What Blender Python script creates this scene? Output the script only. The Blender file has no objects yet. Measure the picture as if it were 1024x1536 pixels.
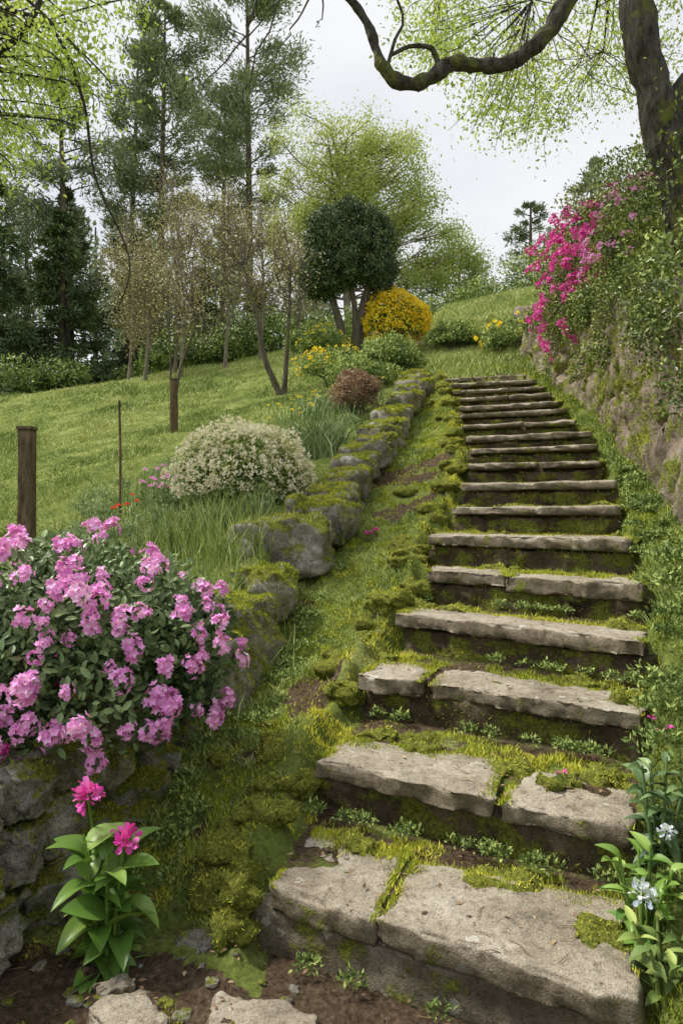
import bpy, math, numpy as np
from mathutils import Vector
R = np.random.RandomState(7)
CAMZ = 1.15
A = np.array
# ------------------------------------------------------------------ noise
_T = np.random.RandomState(3).rand(8192)
def vn(p, seed=0):
    p = np.asarray(p, float); i = np.floor(p).astype(np.int64); f = p - i; f = f*f*(3-2*f)
    def h(dx, dy, dz):
        k = ((i[:,0]+dx)*73856093) ^ ((i[:,1]+dy)*19349663) ^ ((i[:,2]+dz)*83492791) ^ (seed*2654435)
        k = k ^ (k >> 13)
        return _T[k & 8191]
    x, y, z = f[:,0], f[:,1], f[:,2]
    a = h(0,0,0)*(1-x)+h(1,0,0)*x; b = h(0,1,0)*(1-x)+h(1,1,0)*x
    c = h(0,0,1)*(1-x)+h(1,0,1)*x; d = h(0,1,1)*(1-x)+h(1,1,1)*x
    return (a*(1-y)+b*y)*(1-z)+(c*(1-y)+d*y)*z
def fbm(p, sc=1., o=4, seed=0):
    p = np.asarray(p, float)*sc; r = 0; a = .5; t = 0
    for k in range(o):
        r = r + a*vn(p+17.3*k, seed+k); t += a; a *= .5; p = p*2.03
    return r/t
def xy0(X, Y): return np.stack([X, Y, np.zeros_like(X)], 1)
def sst(a, b, x):
    t = np.clip((x-a)/(b-a), 0, 1); return t*t*(3-2*t)
# ------------------------------------------------------------------ mesh builder
class MB:
    def __init__(s): s.V=[]; s.P=[]; s.M=[]; s.var=[]; s.n=0
    def add(s, v, faces, mat=0, var=.5):
        v = np.asarray(v, float).reshape(-1,3)
        for f in faces:
            f = np.asarray(f, np.int64)
            if len(f): s.P.append(f+s.n); s.M.append(np.full(len(f), mat, np.int32))
        s.V.append(v); s.var.append(np.broadcast_to(np.asarray(var, float), (len(v),)).copy()); s.n += len(v)
    def build(s, name, mats, smooth=True, attrs=None):
        me = bpy.data.meshes.new(name); V = np.concatenate(s.V)
        me.vertices.add(len(V)); me.vertices.foreach_set("co", V.astype(np.float32).ravel())
        ln = np.concatenate([np.full(len(f), f.shape[1], np.int32) for f in s.P])
        lv = np.concatenate([f.ravel() for f in s.P]).astype(np.int32)
        me.loops.add(len(lv)); me.loops.foreach_set("vertex_index", lv)
        me.polygons.add(len(ln)); st = np.concatenate([[0], np.cumsum(ln)[:-1]]).astype(np.int32)
        me.polygons.foreach_set("loop_start", st)
        try: me.polygons.foreach_set("loop_total", ln)
        except Exception: pass
        me.polygons.foreach_set("material_index", np.concatenate(s.M))
        me.polygons.foreach_set("use_smooth", np.full(len(ln), smooth))
        at = me.attributes.new("var", 'FLOAT', 'POINT'); at.data.foreach_set("value", np.concatenate(s.var).astype(np.float32))
        if attrs:
            for k, a in attrs.items():
                t = me.attributes.new(k, 'FLOAT', 'POINT'); t.data.foreach_set("value", a.astype(np.float32))
        me.update(calc_edges=True)
        for m in mats: me.materials.append(m)
        ob = bpy.data.objects.new(name, me); bpy.context.scene.collection.objects.link(ob); return ob
def nrm(a): return a/np.maximum(np.linalg.norm(a, axis=1, keepdims=True), 1e-9)
def rdir(n): return nrm(R.normal(size=(n,3)))
LEAF4 = (A([[0,0,0],[.28,.45,.07],[0,1,0],[-.28,.45,.07]]), [A([[0,1,2,3]])])
LEAF8 = (A([[0,0,0],[.2,.3,.05],[.2,.65,.03],[0,1,-.1],[-.2,.65,.03],[-.2,.3,.05],[0,.32,-.01],[0,.67,-.03]]),
         [A([[6,1,2,7],[5,6,7,4]]), A([[0,1,6],[0,6,5],[7,2,3],[7,3,4]])])
LEAF6 = (A([[0,0,0],[.24,.4,.06],[.1,.8,.02],[0,1,-.04],[-.1,.8,.02],[-.24,.4,.06],[0,.5,-.01]]),
         [A([[0,1,2,6],[0,6,4,5],[6,2,3,4]])])
PETAL = (A([[-.05,0,0],[.05,0,0],[.34,.55,.12],[.26,.92,.05],[0,1,-.05],[-.26,.92,.05],[-.34,.55,.12],[0,.5,0]]),
         [A([[0,1,2,7]]), A([[0,7,6],[7,2,3],[7,3,4],[7,4,5],[7,5,6]])])
def inst(mb, tpl, pos, d, up, sc, mat=0, var=.5):
    tv, tf = tpl; n = len(pos)
    if n == 0: return
    y = nrm(d); x = nrm(np.cross(y, up)+1e-6); z = np.cross(x, y)
    sc = np.asarray(sc, float)
    if sc.ndim == 0: sc = np.full(n, float(sc))
    if sc.ndim == 1: sc = np.stack([sc, sc, sc], 1)
    v = (pos[:,None,:] + x[:,None,:]*(tv[None,:,0]*sc[:,0:1])[...,None]
         + y[:,None,:]*(tv[None,:,1]*sc[:,1:2])[...,None] + z[:,None,:]*(tv[None,:,2]*sc[:,2:3])[...,None])
    k = len(tv); off = (np.arange(n)*k)[:,None,None]
    fs = [(f[None]+off).reshape(-1, f.shape[1]) for f in tf]
    vr = np.repeat(np.broadcast_to(np.asarray(var, float), (n,)), k)
    mb.add(v.reshape(-1,3), fs, mat, vr)
def blades(mb, pos, h, w, lean, mat=0, var=.5, up=None, seg=2):
    n = len(pos); a = R.rand(n)*6.283; b = R.rand(n)*6.283
    if n == 0: return
    if up is None: up = np.tile(A([[0,0,1.]]), (n,1))
    w = np.broadcast_to(w,(n,)); wd = np.stack([np.cos(a), np.sin(a), np.zeros(n)], 1)*(w/2)[:,None]
    ld = np.stack([np.cos(b), np.sin(b), np.zeros(n)], 1)*(lean*h)[:,None]
    H = up*h[:,None]
    if seg == 1:
        v = np.stack([pos-wd, pos+wd, pos+H+ld], 1); o = (np.arange(n)*3)[:,None]
        mb.add(v.reshape(-1,3), [o+A([[0,1,2]])], mat, np.repeat(var, 3) if np.ndim(var) else var); return
    v = np.stack([pos-wd, pos+wd, pos+wd*.8+H*.55+ld*.3, pos-wd*.8+H*.55+ld*.3, pos+H*.95+ld], 1)
    o = (np.arange(n)*5)[:,None]
    mb.add(v.reshape(-1,3), [o+A([[0,1,2,3]]), o+A([[3,2,4]])], mat, np.repeat(var, 5) if np.ndim(var) else var)
def tube(mb, pts, rad, seg=8, mat=0, var=.5, bump=0.):
    pts = A(pts, float) if not isinstance(pts, np.ndarray) else pts
    rad = np.asarray(rad, float); n = len(pts)
    t = nrm(np.gradient(pts, axis=0)); ref = A([0.31,.2,.93]) if abs(t[0,2]) < .8 else A([.93,.31,.2])
    x = nrm(np.cross(t, ref)); y = np.cross(t, x)
    an = np.arange(seg)/seg*2*np.pi
    ring = x[:,None,:]*np.cos(an)[None,:,None] + y[:,None,:]*np.sin(an)[None,:,None]
    rr = np.repeat(rad[:,None], seg, 1)
    if bump:
        q = (pts[:,None,:]+ring*rad[:,None,None]).reshape(-1,3)
        rr = rr*(1+bump*(fbm(q, 5/max(rad.max()*10,.3)*2, 3).reshape(n,seg)-.5)*2)
    v = pts[:,None,:]+ring*rr[...,None]
    i = np.arange(n-1)[:,None]*seg; j = np.arange(seg)[None,:]; k = (j+1) % seg
    q = np.stack([i+j, i+k, i+seg+k, i+seg+j], -1).reshape(-1,4)
    mb.add(v.reshape(-1,3), [q], mat, var)
def spline(p, n):
    p = A(p, float); m = len(p); t = np.linspace(0, m-1, n); i = np.clip(t.astype(int), 0, m-2); f = (t-i)[:,None]
    g = lambda k: p[np.clip(k, 0, m-1)]
    a, b, c, d = g(i-1), g(i), g(i+1), g(i+2)
    return .5*((2*b)+(-a+c)*f+(2*a-5*b+4*c-d)*f**2+(-a+3*b-3*c+d)*f**3)
_boxc = {}
def boxgrid(nx, ny, nz):
    key = (nx, ny, nz)
    if key in _boxc: return _boxc[key]
    V=[]; F=[]; n=0
    for ax,(na,nb) in ((0,(ny,nz)),(1,(nx,nz)),(2,(nx,ny))):
        for sg in (-1,1):
            a,b = np.meshgrid(np.linspace(-1,1,na+1), np.linspace(-1,1,nb+1), indexing='ij')
            c = np.full_like(a, sg)
            v = {0:np.stack([c,a,b],-1),1:np.stack([a,c,b],-1),2:np.stack([a,b,c],-1)}[ax].reshape(-1,3)
            i,j = np.meshgrid(np.arange(na), np.arange(nb), indexing='ij'); k=(i*(nb+1)+j).ravel()
            q = np.stack([k,k+1,k+nb+2,k+nb+1],1)
            V.append(v); F.append(q+n); n += len(v)
    V = np.concatenate(V); F = np.concatenate(F)
    u, inv = np.unique(np.round(V,6), axis=0, return_inverse=True)
    F = inv.ravel()[F]
    c = u[F].mean(1); nn = np.cross(u[F[:,2]]-u[F[:,0]], u[F[:,3]]-u[F[:,1]]); bad = (nn*c).sum(1) < 0
    F[bad] = F[bad][:,::-1]
    _boxc[key] = (u, F); return _boxc[key]
def stone(mb, c, half, r, rough, corners=None, rot=0, tilt=(0,0), seed=0, res=(16,10,5), mat=0, var=.5, fine=.35, chip=0., outl=0.):
    u, F = boxgrid(*res); h = A(half, float)
    p = u*h; q = np.clip(p, -(h-r), h-r); d = p-q; L = np.linalg.norm(d, axis=1, keepdims=True)
    dn = d/np.maximum(L, 1e-9); d2 = np.sort(h-np.abs(p), axis=1)[:,1]; p = q+dn*r
    off = A([seed*3.7, seed*1.9, seed*5.1])
    if corners is not None:
        C = A(corners, float); a = (p[:,0]/h[0]+1)/2; b = (p[:,1]/h[1]+1)/2
        xy = (C[0]*((1-a)*(1-b))[:,None]+C[1]*(a*(1-b))[:,None]+C[2]*(a*b)[:,None]+C[3]*((1-a)*b)[:,None])
        ex = C[1]-C[0]; ex = ex/np.linalg.norm(ex); ey = A([-ex[1],ex[0]])
        w = np.stack([xy[:,0], xy[:,1], p[:,2]+c[2]], 1)
        dn = np.stack([dn[:,0]*ex[0]+dn[:,1]*ey[0], dn[:,0]*ex[1]+dn[:,1]*ey[1], dn[:,2]], 1)
    else:
        x = p[:,0]; y = p[:,1]; z = p[:,2]+tilt[0]*x+tilt[1]*y
        w = np.stack([x*math.cos(rot)-y*math.sin(rot)+c[0], x*math.sin(rot)+y*math.cos(rot)+c[1], z+c[2]], 1)
        dn = np.stack([dn[:,0]*math.cos(rot)-dn[:,1]*math.sin(rot), dn[:,0]*math.sin(rot)+dn[:,1]*math.cos(rot), dn[:,2]],1)
    m = h.mean()
    n1 = fbm(w+off, 1.1/m, 3, 1)-.5; n2 = fbm(w+off, 6/m, 3, 5)-.5
    lateral = np.stack([fbm(w+off, 1.6/m, 3, 11)-.5, fbm(w+off, 1.6/m, 3, 12)-.5, (fbm(w+off,1.6/m,2,13)-.5)*.3], 1)
    disp = n1*rough*1.6+n2*rough*fine
    w2 = w + lateral*rough*1.6
    if outl:
        flat = w*A([1,1,.35])+off
        w2[:,:2] += np.stack([fbm(flat,9,3,31)-.5, fbm(flat,9,3,32)-.5],1)*outl*np.exp(-d2/.06)[:,None]*2
    if chip:
        cn = fbm(w+off,16,3,41); disp = disp-chip*np.exp(-d2/.014)*(sst(.5,.62,cn)*1.+.25)
        disp = disp-chip*.3*sst(.55,.7,fbm(w+off,26,2,44))
        dn = np.where(np.linalg.norm(dn,axis=1,keepdims=True)<.1, A([[0,0,1.]])*np.sign(u[:,2:3]), dn)
    w = w2 + dn*disp[:,None]
    mb.add(w, [F], mat, var); return w, F
def surf_sample(V, F, n, nzmin=None):
    a,b,c = V[F[:,0]],V[F[:,1]],V[F[:,2]]; d = V[F[:,3]]
    nr = np.cross(c-a, d-b); ar = np.linalg.norm(nr,axis=1)+1e-12; un = nr/ar[:,None]
    pr = ar.copy()
    if nzmin is not None: pr = pr*(un[:,2] > nzmin)
    if pr.sum() <= 0: return np.zeros((0,3)), np.zeros((0,3))
    k = R.choice(len(F), n, p=pr/pr.sum()); s,t = R.rand(n,1), R.rand(n,1)
    P = (a[k]*(1-s)+b[k]*s)*(1-t)+(d[k]*(1-s)+c[k]*s)*t
    return P, un[k]
# ------------------------------------------------------------------ materials
def mat_new(name):
    m = bpy.data.materials.new(name); m.use_nodes = True; nt = m.node_tree; nt.nodes.clear()
    return m, nt, nt.nodes, nt.links
def ramp(N, stops):
    r = N.new('ShaderNodeValToRGB'); e = r.color_ramp.elements
    while len(e) < len(stops): e.new(.5)
    for i,(p,c) in enumerate(stops):
        e[i].position = p; e[i].color = (*c, 1) if len(c) == 3 else c
    return r
def leafmat(name, c1, c2, c3, trans=.3, rough=.55, spec=.3, k=1.75):
    m, nt, N, L = mat_new(name); o = N.new('ShaderNodeOutputMaterial')
    at = N.new('ShaderNodeAttribute'); at.attribute_name = 'var'
    g_ = lambda c: tuple(min(.9, x*k) for x in c)
    r = ramp(N, [(0,g_(c1)),(.5,g_(c2)),(1,g_(c3))]); L.new(at.outputs['Fac'], r.inputs[0])
    b = N.new('ShaderNodeBsdfPrincipled'); b.inputs['Roughness'].default_value = rough
    b.inputs['Specular IOR Level'].default_value = spec; L.new(r.outputs[0], b.inputs['Base Color'])
    if trans <= 0: L.new(b.outputs[0], o.inputs[0]); return m
    t = N.new('ShaderNodeBsdfTranslucent'); g = N.new('ShaderNodeMix'); g.data_type='RGBA'; g.blend_type='MULTIPLY'
    g.inputs[0].default_value = 1; L.new(r.outputs[0], g.inputs[6]); g.inputs[7].default_value = (1.35,1.35,.95,1)
    L.new(g.outputs[2], t.inputs[0])
    mx = N.new('ShaderNodeMixShader'); mx.inputs[0].default_value = trans
    L.new(b.outputs[0], mx.inputs[1]); L.new(t.outputs[0], mx.inputs[2]); L.new(mx.outputs[0], o.inputs[0]); return m
def noise(N, L, sc, det=6, rough=.6, vec=None):
    n = N.new('ShaderNodeTexNoise'); n.inputs['Scale'].default_value = sc; n.inputs['Detail'].default_value = det
    n.inputs['Roughness'].default_value = rough
    if vec is not None: L.new(vec, n.inputs['Vector'])
    return n
def mixc(N, L, f, a, b, mode='MIX'):
    m = N.new('ShaderNodeMix'); m.data_type='RGBA'; m.blend_type = mode
    for s,v in ((0,f),(6,a),(7,b)):
        if isinstance(v,(int,float)): m.inputs[s].default_value = v
        elif isinstance(v, tuple): m.inputs[s].default_value = (*v,1)
        else: L.new(v, m.inputs[s])
    return m.outputs[2]
def mth(N, L, op, a, b=None, clamp=False):
    m = N.new('ShaderNodeMath'); m.operation = op; m.use_clamp = clamp
    for s,v in ((0,a),(1,b)):
        if v is None: continue
        if isinstance(v,(int,float)): m.inputs[s].default_value = v
        else: L.new(v, m.inputs[s])
    return m.outputs[0]
def maprange(N, L, v, a, b, c=0, d=1):
    m = N.new('ShaderNodeMapRange'); L.new(v, m.inputs[0])
    for i,x in enumerate((a,b,c,d)): m.inputs[i+1].default_value = x
    return m.outputs[0]
def stonemat(name, base=(.27,.24,.19), dark=(.1,.085,.065), light=(.42,.39,.32), moss=.4, lichen=True, sidedark=.5, mossup=True, scale=1.):
    m, nt, N, L = mat_new(name); o = N.new('ShaderNodeOutputMaterial'); b = N.new('ShaderNodeBsdfPrincipled')
    geo = N.new('ShaderNodeNewGeometry'); P = geo.outputs['Position']
    n1 = noise(N,L,5*scale,8,.7,P); n2 = noise(N,L,45*scale,6,.75,P); n3 = noise(N,L,240*scale,3,.6,P)
    c = ramp(N,[(.3,dark),(.5,base),(.68,light)]); L.new(n1.outputs[0], c.inputs[0])
    c2 = ramp(N,[(.3,(.38,.35,.3)),(.48,(1,1,1)),(.72,(1.3,1.28,1.2))]); L.new(n2.outputs[0], c2.inputs[0])
    col = mixc(N,L,.85,c.outputs[0],c2.outputs[0],'MULTIPLY')
    c3 = ramp(N,[(.38,(.4,.4,.4)),(.55,(1.1,1.1,1.1))]); L.new(n3.outputs[0], c3.inputs[0])
    col = mixc(N,L,.6,col,c3.outputs[0],'MULTIPLY')
    if lichen:
        v = N.new('ShaderNodeTexVoronoi'); v.inputs['Scale'].default_value = 11*scale
        wv = mixc(N,L,.06,P,n2.outputs['Color'],'ADD'); L.new(wv, v.inputs['Vector'])
        nl = noise(N,L,3.5*scale,2,.5,P)
        th = maprange(N,L,nl.outputs[0],.42,.72,.0,.34)
        f = mth(N,L,'SUBTRACT',th,v.outputs['Distance']); f = maprange(N,L,f,0,.03,0,.7)
        col = mixc(N,L,f,col,(.62,.61,.54))
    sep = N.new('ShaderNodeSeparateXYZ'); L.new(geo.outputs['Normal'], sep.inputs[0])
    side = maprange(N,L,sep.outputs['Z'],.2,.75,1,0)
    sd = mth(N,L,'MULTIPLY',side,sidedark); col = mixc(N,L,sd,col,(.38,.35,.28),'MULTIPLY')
    nm = noise(N,L,7*scale,7,.7,P); nmm = noise(N,L,90*scale,4,.7,P)
    up = maprange(N,L,sep.outputs['Z'],-.4,.9,-.08,.12) if mossup else maprange(N,L,side,0,1,-.12,.06)
    s = mth(N,L,'ADD',nm.outputs[0],up)
    mf = maprange(N,L,s,.66-moss*.3,.74-moss*.3,0,1)
    mr = ramp(N,[(.3,(.06,.08,.013)),(.52,(.2,.225,.035)),(.7,(.38,.37,.07))]); L.new(nmm.outputs[0], mr.inputs[0])
    col = mixc(N,L,mf,col,mr.outputs[0])
    L.new(col, b.inputs['Base Color']); b.inputs['Roughness'].default_value = .9; b.inputs['Specular IOR Level'].default_value = .2
    bp = N.new('ShaderNodeBump'); bp.inputs['Strength'].default_value = .9; bp.inputs['Distance'].default_value = .012
    hh = mth(N,L,'ADD',n2.outputs[0],mth(N,L,'MULTIPLY',n3.outputs[0],.4)); hh = mth(N,L,'ADD',hh,mth(N,L,'MULTIPLY',mth(N,L,'MULTIPLY',mf,nmm.outputs[0]),1.2))
    L.new(hh, bp.inputs['Height']); L.new(bp.outputs[0], b.inputs['Normal']); L.new(b.outputs[0], o.inputs[0]); return m
def barkmat(name, c1, c2, moss=0.):
    m, nt, N, L = mat_new(name); o = N.new('ShaderNodeOutputMaterial'); b = N.new('ShaderNodeBsdfPrincipled')
    geo = N.new('ShaderNodeNewGeometry'); mp = N.new('ShaderNodeMapping'); mp.inputs['Scale'].default_value = (1,1,.25)
    L.new(geo.outputs['Position'], mp.inputs[0]); n = noise(N,L,30,6,.7,mp.outputs[0])
    r = ramp(N,[(.35,c1),(.65,c2)]); L.new(n.outputs[0], r.inputs[0]); col = r.outputs[0]
    if moss:
        n2 = noise(N,L,5,5,.6,geo.outputs['Position']); f = maprange(N,L,n2.outputs[0],.62-moss*.25,.7-moss*.25,0,.85)
        col = mixc(N,L,f,col,(.12,.13,.03))
    L.new(col, b.inputs['Base Color']); b.inputs['Roughness'].default_value = .9; b.inputs['Specular IOR Level'].default_value=.15
    bp = N.new('ShaderNodeBump'); bp.inputs['Distance'].default_value = .02; L.new(n.outputs[0], bp.inputs['Height']); L.new(bp.outputs[0], b.inputs['Normal'])
    L.new(b.outputs[0], o.inputs[0]); return m
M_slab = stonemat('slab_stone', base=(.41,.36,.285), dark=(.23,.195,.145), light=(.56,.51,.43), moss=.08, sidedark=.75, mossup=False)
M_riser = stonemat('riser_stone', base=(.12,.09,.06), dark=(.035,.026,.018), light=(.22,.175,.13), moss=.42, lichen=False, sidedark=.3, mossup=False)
M_base = stonemat('base_stone', base=(.27,.235,.18), dark=(.14,.12,.09), light=(.37,.34,.28), moss=.2, lichen=True, sidedark=.45, mossup=False)
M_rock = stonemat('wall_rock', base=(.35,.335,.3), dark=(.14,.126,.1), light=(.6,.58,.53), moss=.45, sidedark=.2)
M_mossb = stonemat('moss_cushion', base=(.3,.27,.22), moss=2.5, lichen=False, sidedark=.2)
M_face = stonemat('bank_rock', base=(.27,.22,.17), dark=(.09,.07,.05), light=(.46,.41,.34), moss=.42, lichen=False, sidedark=.15, scale=.6, mossup=False)
M_bark = barkmat('bark', (.05,.042,.032), (.17,.145,.115), .3)
M_barkm = barkmat('bark_mossy', (.022,.02,.017), (.1,.09,.075), .3)
M_barkd = barkmat('bark_dark', (.02,.017,.013), (.07,.06,.045), .3)
M_barkl = barkmat('bark_light', (.12,.1,.075), (.3,.26,.2), 0)
M_post = barkmat('post_wood', (.07,.05,.03), (.2,.145,.09), 0)
M_grass = leafmat('grass_blades', (.05,.085,.02), (.16,.205,.05), (.33,.34,.13), 0)
M_moss = leafmat('moss_tufts', (.055,.085,.01), (.185,.22,.026), (.42,.395,.055), 0, .8, .1)
def terrainmat():
    m, nt, N, L = mat_new('ground_soil_grass'); o = N.new('ShaderNodeOutputMaterial'); b = N.new('ShaderNodeBsdfPrincipled')
    geo = N.new('ShaderNodeNewGeometry'); P = geo.outputs['Position']
    a1 = N.new('ShaderNodeAttribute'); a1.attribute_name='soil'
    n1 = noise(N,L,2.2,6,.65,P); n2 = noise(N,L,60,6,.7,P); n3 = noise(N,L,14,6,.7,P)
    g = ramp(N,[(.3,(.09,.13,.03)),(.5,(.2,.25,.06)),(.7,(.34,.37,.13))]); L.new(n1.outputs[0], g.inputs[0])
    g2 = ramp(N,[(.3,(.4,.4,.4)),(.65,(1.3,1.3,1.2))]); L.new(n2.outputs[0], g2.inputs[0])
    gc = mixc(N,L,.8,g.outputs[0],g2.outputs[0],'MULTIPLY')
    s = ramp(N,[(.3,(.04,.028,.017)),(.55,(.135,.095,.062)),(.75,(.27,.205,.145))]); L.new(n2.outputs[0], s.inputs[0])
    f = mth(N,L,'ADD',a1.outputs['Fac'],mth(N,L,'MULTIPLY',mth(N,L,'SUBTRACT',n3.outputs[0],.5),1.2)); f = maprange(N,L,f,.4,.6,0,1)
    col = mixc(N,L,f,gc,s.outputs[0]); L.new(col, b.inputs['Base Color']); b.inputs['Roughness'].default_value=.95; b.inputs['Specular IOR Level'].default_value=.1
    bp = N.new('ShaderNodeBump'); bp.inputs['Distance'].default_value=.025; L.new(n2.outputs[0], bp.inputs['Height']); L.new(bp.outputs[0], b.inputs['Normal'])
    L.new(b.outputs[0], o.inputs[0]); return m
M_ter = terrainmat()
# ------------------------------------------------------------------ layout of the stair
SL = A([(-.19,1.79),(-.09,2.24),(.07,2.74),(.27,3.2),(.44,3.55),(.5,3.98),(.72,4.5),(.87,5.0),(.99,5.42),(1.11,5.95),(1.18,6.45),(1.21,6.95),(1.29,7.4),(1.36,7.9),(1.41,8.35),(1.44,8.8),(1.47,9.25),(1.49,9.75)])
SR = A([(.59,1.38),(.76,1.78),(.97,2.19),(1.12,2.5),(1.30,2.9),(1.43,3.36),(1.6,3.95),(1.79,4.45),(1.9,4.95),(2.08,5.5),(2.2,5.97),(2.24,6.5),(2.32,7.0),(2.39,7.5),(2.45,7.95),(2.5,8.45),(2.53,8.9),(2.55,9.4)])
NS = len(SL); RISE = .17
def s_of(X, Y):
    Fs = []
    for (lx,ly),(rx,ry) in zip(SL, SR):
        m = (ry-ly)/(rx-lx); Fs.append(Y-(ly+m*(np.clip(X, lx-.35, rx+.3)-lx)))
    s = np.where(Fs[0] < 0, 1+Fs[0]/.473, 18+Fs[-1]/.473)
    for i in range(NS-1):
        c = (Fs[i] >= 0) & (Fs[i+1] < 0); s = np.where(c, i+1+Fs[i]/np.maximum(Fs[i]-Fs[i+1], 1e-6), s)
    return s
def XL(Y): return np.interp(Y, SL[:,1], SL[:,0])
def XR(Y): return np.interp(Y, SR[:,1], SR[:,0])
WLy = A([.5,1.3,1.9,2.2,2.6,3.4,4.2,5.3,6.3,7.8,9,10,12]); WLx = A([-1.05,-.98,-.86,-.76,-.64,-.5,-.3,0,.28,.65,.97,1.1,1.3])
def WL(Y): return np.interp(Y, WLy, WLx)
WRy = A([.5,2,3,3.6,4.3,6.5,10,12,13]); WRx = A([1.35,1.45,1.62,1.8,1.98,2.46,2.88,3.12,3.3])
def WR(Y): return np.interp(Y, WRy, WRx)
def WRH(Y): return np.interp(Y, [3,5,6.5,10,12,13], [1.2,1.2,1.0,.5,.15,0])
def height(X, Y, detail=True):
    s = s_of(X, Y); s = np.where(s > 34, 34+6*(1-np.exp(-np.maximum(s-34,0)/6)), s)
    xl, xr = XL(Y), XR(Y); dL = xl-X; dR = X-xr; p = xy0(X, Y)
    near = sst(14, 6, Y)
    hl = RISE*(s-.35) - .2*14*np.tanh(np.maximum(dL,0)/14)
    fr = s-np.floor(s); cush = np.exp(-((dL-.09)/.11)**2)*(.5+.5*np.cos((fr-.35)*2*np.pi))*.08*((s > .8) & (s < 18.5))
    hl = hl + cush
    hl = np.where(hl > .06, hl, .06*np.exp((hl-.06)/.06)); hl = np.maximum(hl-.004, 0)
    wl = WL(Y); bed = np.interp(Y, [1,2.6,3.4,4.2,6,10,12], [.42,.4,.3,.24,.2,.12,0])
    dW = wl-X; hl = hl + bed*sst(0, .08, dW)*np.exp(-np.maximum(dW-.5, 0)/2.)
    n = np.floor(s); f = s-n
    hs = np.where(s < 18, RISE*np.maximum(n-1,0)+np.where(n >= 1, RISE*sst(.12,.3,f), 0)-.014*(n>=1), RISE*s-.022)
    hs = np.where(s < 1, 0, hs)
    hr = RISE*np.maximum(s-.3, 0)+.22*3*np.tanh(np.maximum(dR,0)/3)
    hr = hr + WRH(Y)*sst(0,.1,X-WR(Y)-.04)
    t = Y-(14-1.1*(X-1.6)); hr = hr+.45*sst(0,.35,t)*sst(1.2,1.8,X)*sst(30,16,Y)
    h = np.where(dL > 0, hs+(hl-hs)*sst(0,.1,dL), np.where(dR > 0, hs+(hr-hs)*sst(0,.08,dR), hs))
    if detail:
        st = (dL < 0) & (dR < 0) & (s < 18.3)
        a = np.where(st, .02, np.where(s<.8,.03,.09))
        h = h+(fbm(p,5,3,2)-.5)*a*near+(fbm(p,20,3,6)-.5)*np.where(st,.02,.05)*near+(fbm(p,.6,3,9)-.5)*.25*sst(4,9,Y)*(1-sst(-.6,0,-np.abs(X-1.8)+.9))
    return h
def hz(x, y): return float(height(A([float(x)]), A([float(y)]))[0])
def axis(segs):
    o = []
    for a,b,n in segs: o.append(np.linspace(a,b,n,endpoint=False))
    return np.concatenate(o+[A([segs[-1][1]])])
gx = axis([(-300,-40,14),(-40,-12,28),(-12,-3,70),(-3,-1.1,60),(-1.1,2.7,240),(2.7,6,60),(6,20,50),(20,60,20),(60,300,12)])
gy = axis([(-60,0,12),(0,1.2,20),(1.2,5,250),(5,11,260),(11,24,110),(24,60,36),(60,500,16)])
GX, GY = np.meshgrid(gx, gy, indexing='ij'); X, Y = GX.ravel(), GY.ravel(); Z = height(X, Y)
i, j = np.meshgrid(np.arange(len(gx)-1), np.arange(len(gy)-1), indexing='ij'); k = (i*len(gy)+j).ravel()
def strip_soil(X,Y):
    p = xy0(X,Y); return sst(.58,.68,fbm(p,2.4,4,24))*sst(9,5,Y)
def soilmask(X, Y):
    p = xy0(X, Y); s = s_of(X, Y); dL = XL(Y)-X; dR = X-XR(Y)
    m = strip_soil(X,Y)*(dL > .12)
    m = np.where((dL > 0)&(s < .62)&(X > WL(Y)), 1, m)
    st = (dL < 0)&(dR < 0)&(s < 18.3); m = np.where(st, .6+.5*(fbm(p,6,3,31)-.5)*2, m)
    m = np.where(st&(s<1), 1, m)
    m = np.where((X < WL(Y))&(dL>0), .25*sst(6,3,Y), m); return m
mb = MB(); mb.add(np.stack([X,Y,Z],1), [np.stack([k,k+len(gy),k+len(gy)+1,k+1],1)])
mb.build('hillside_ground', [M_ter], True, {'soil': soilmask(X, Y)})
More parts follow.
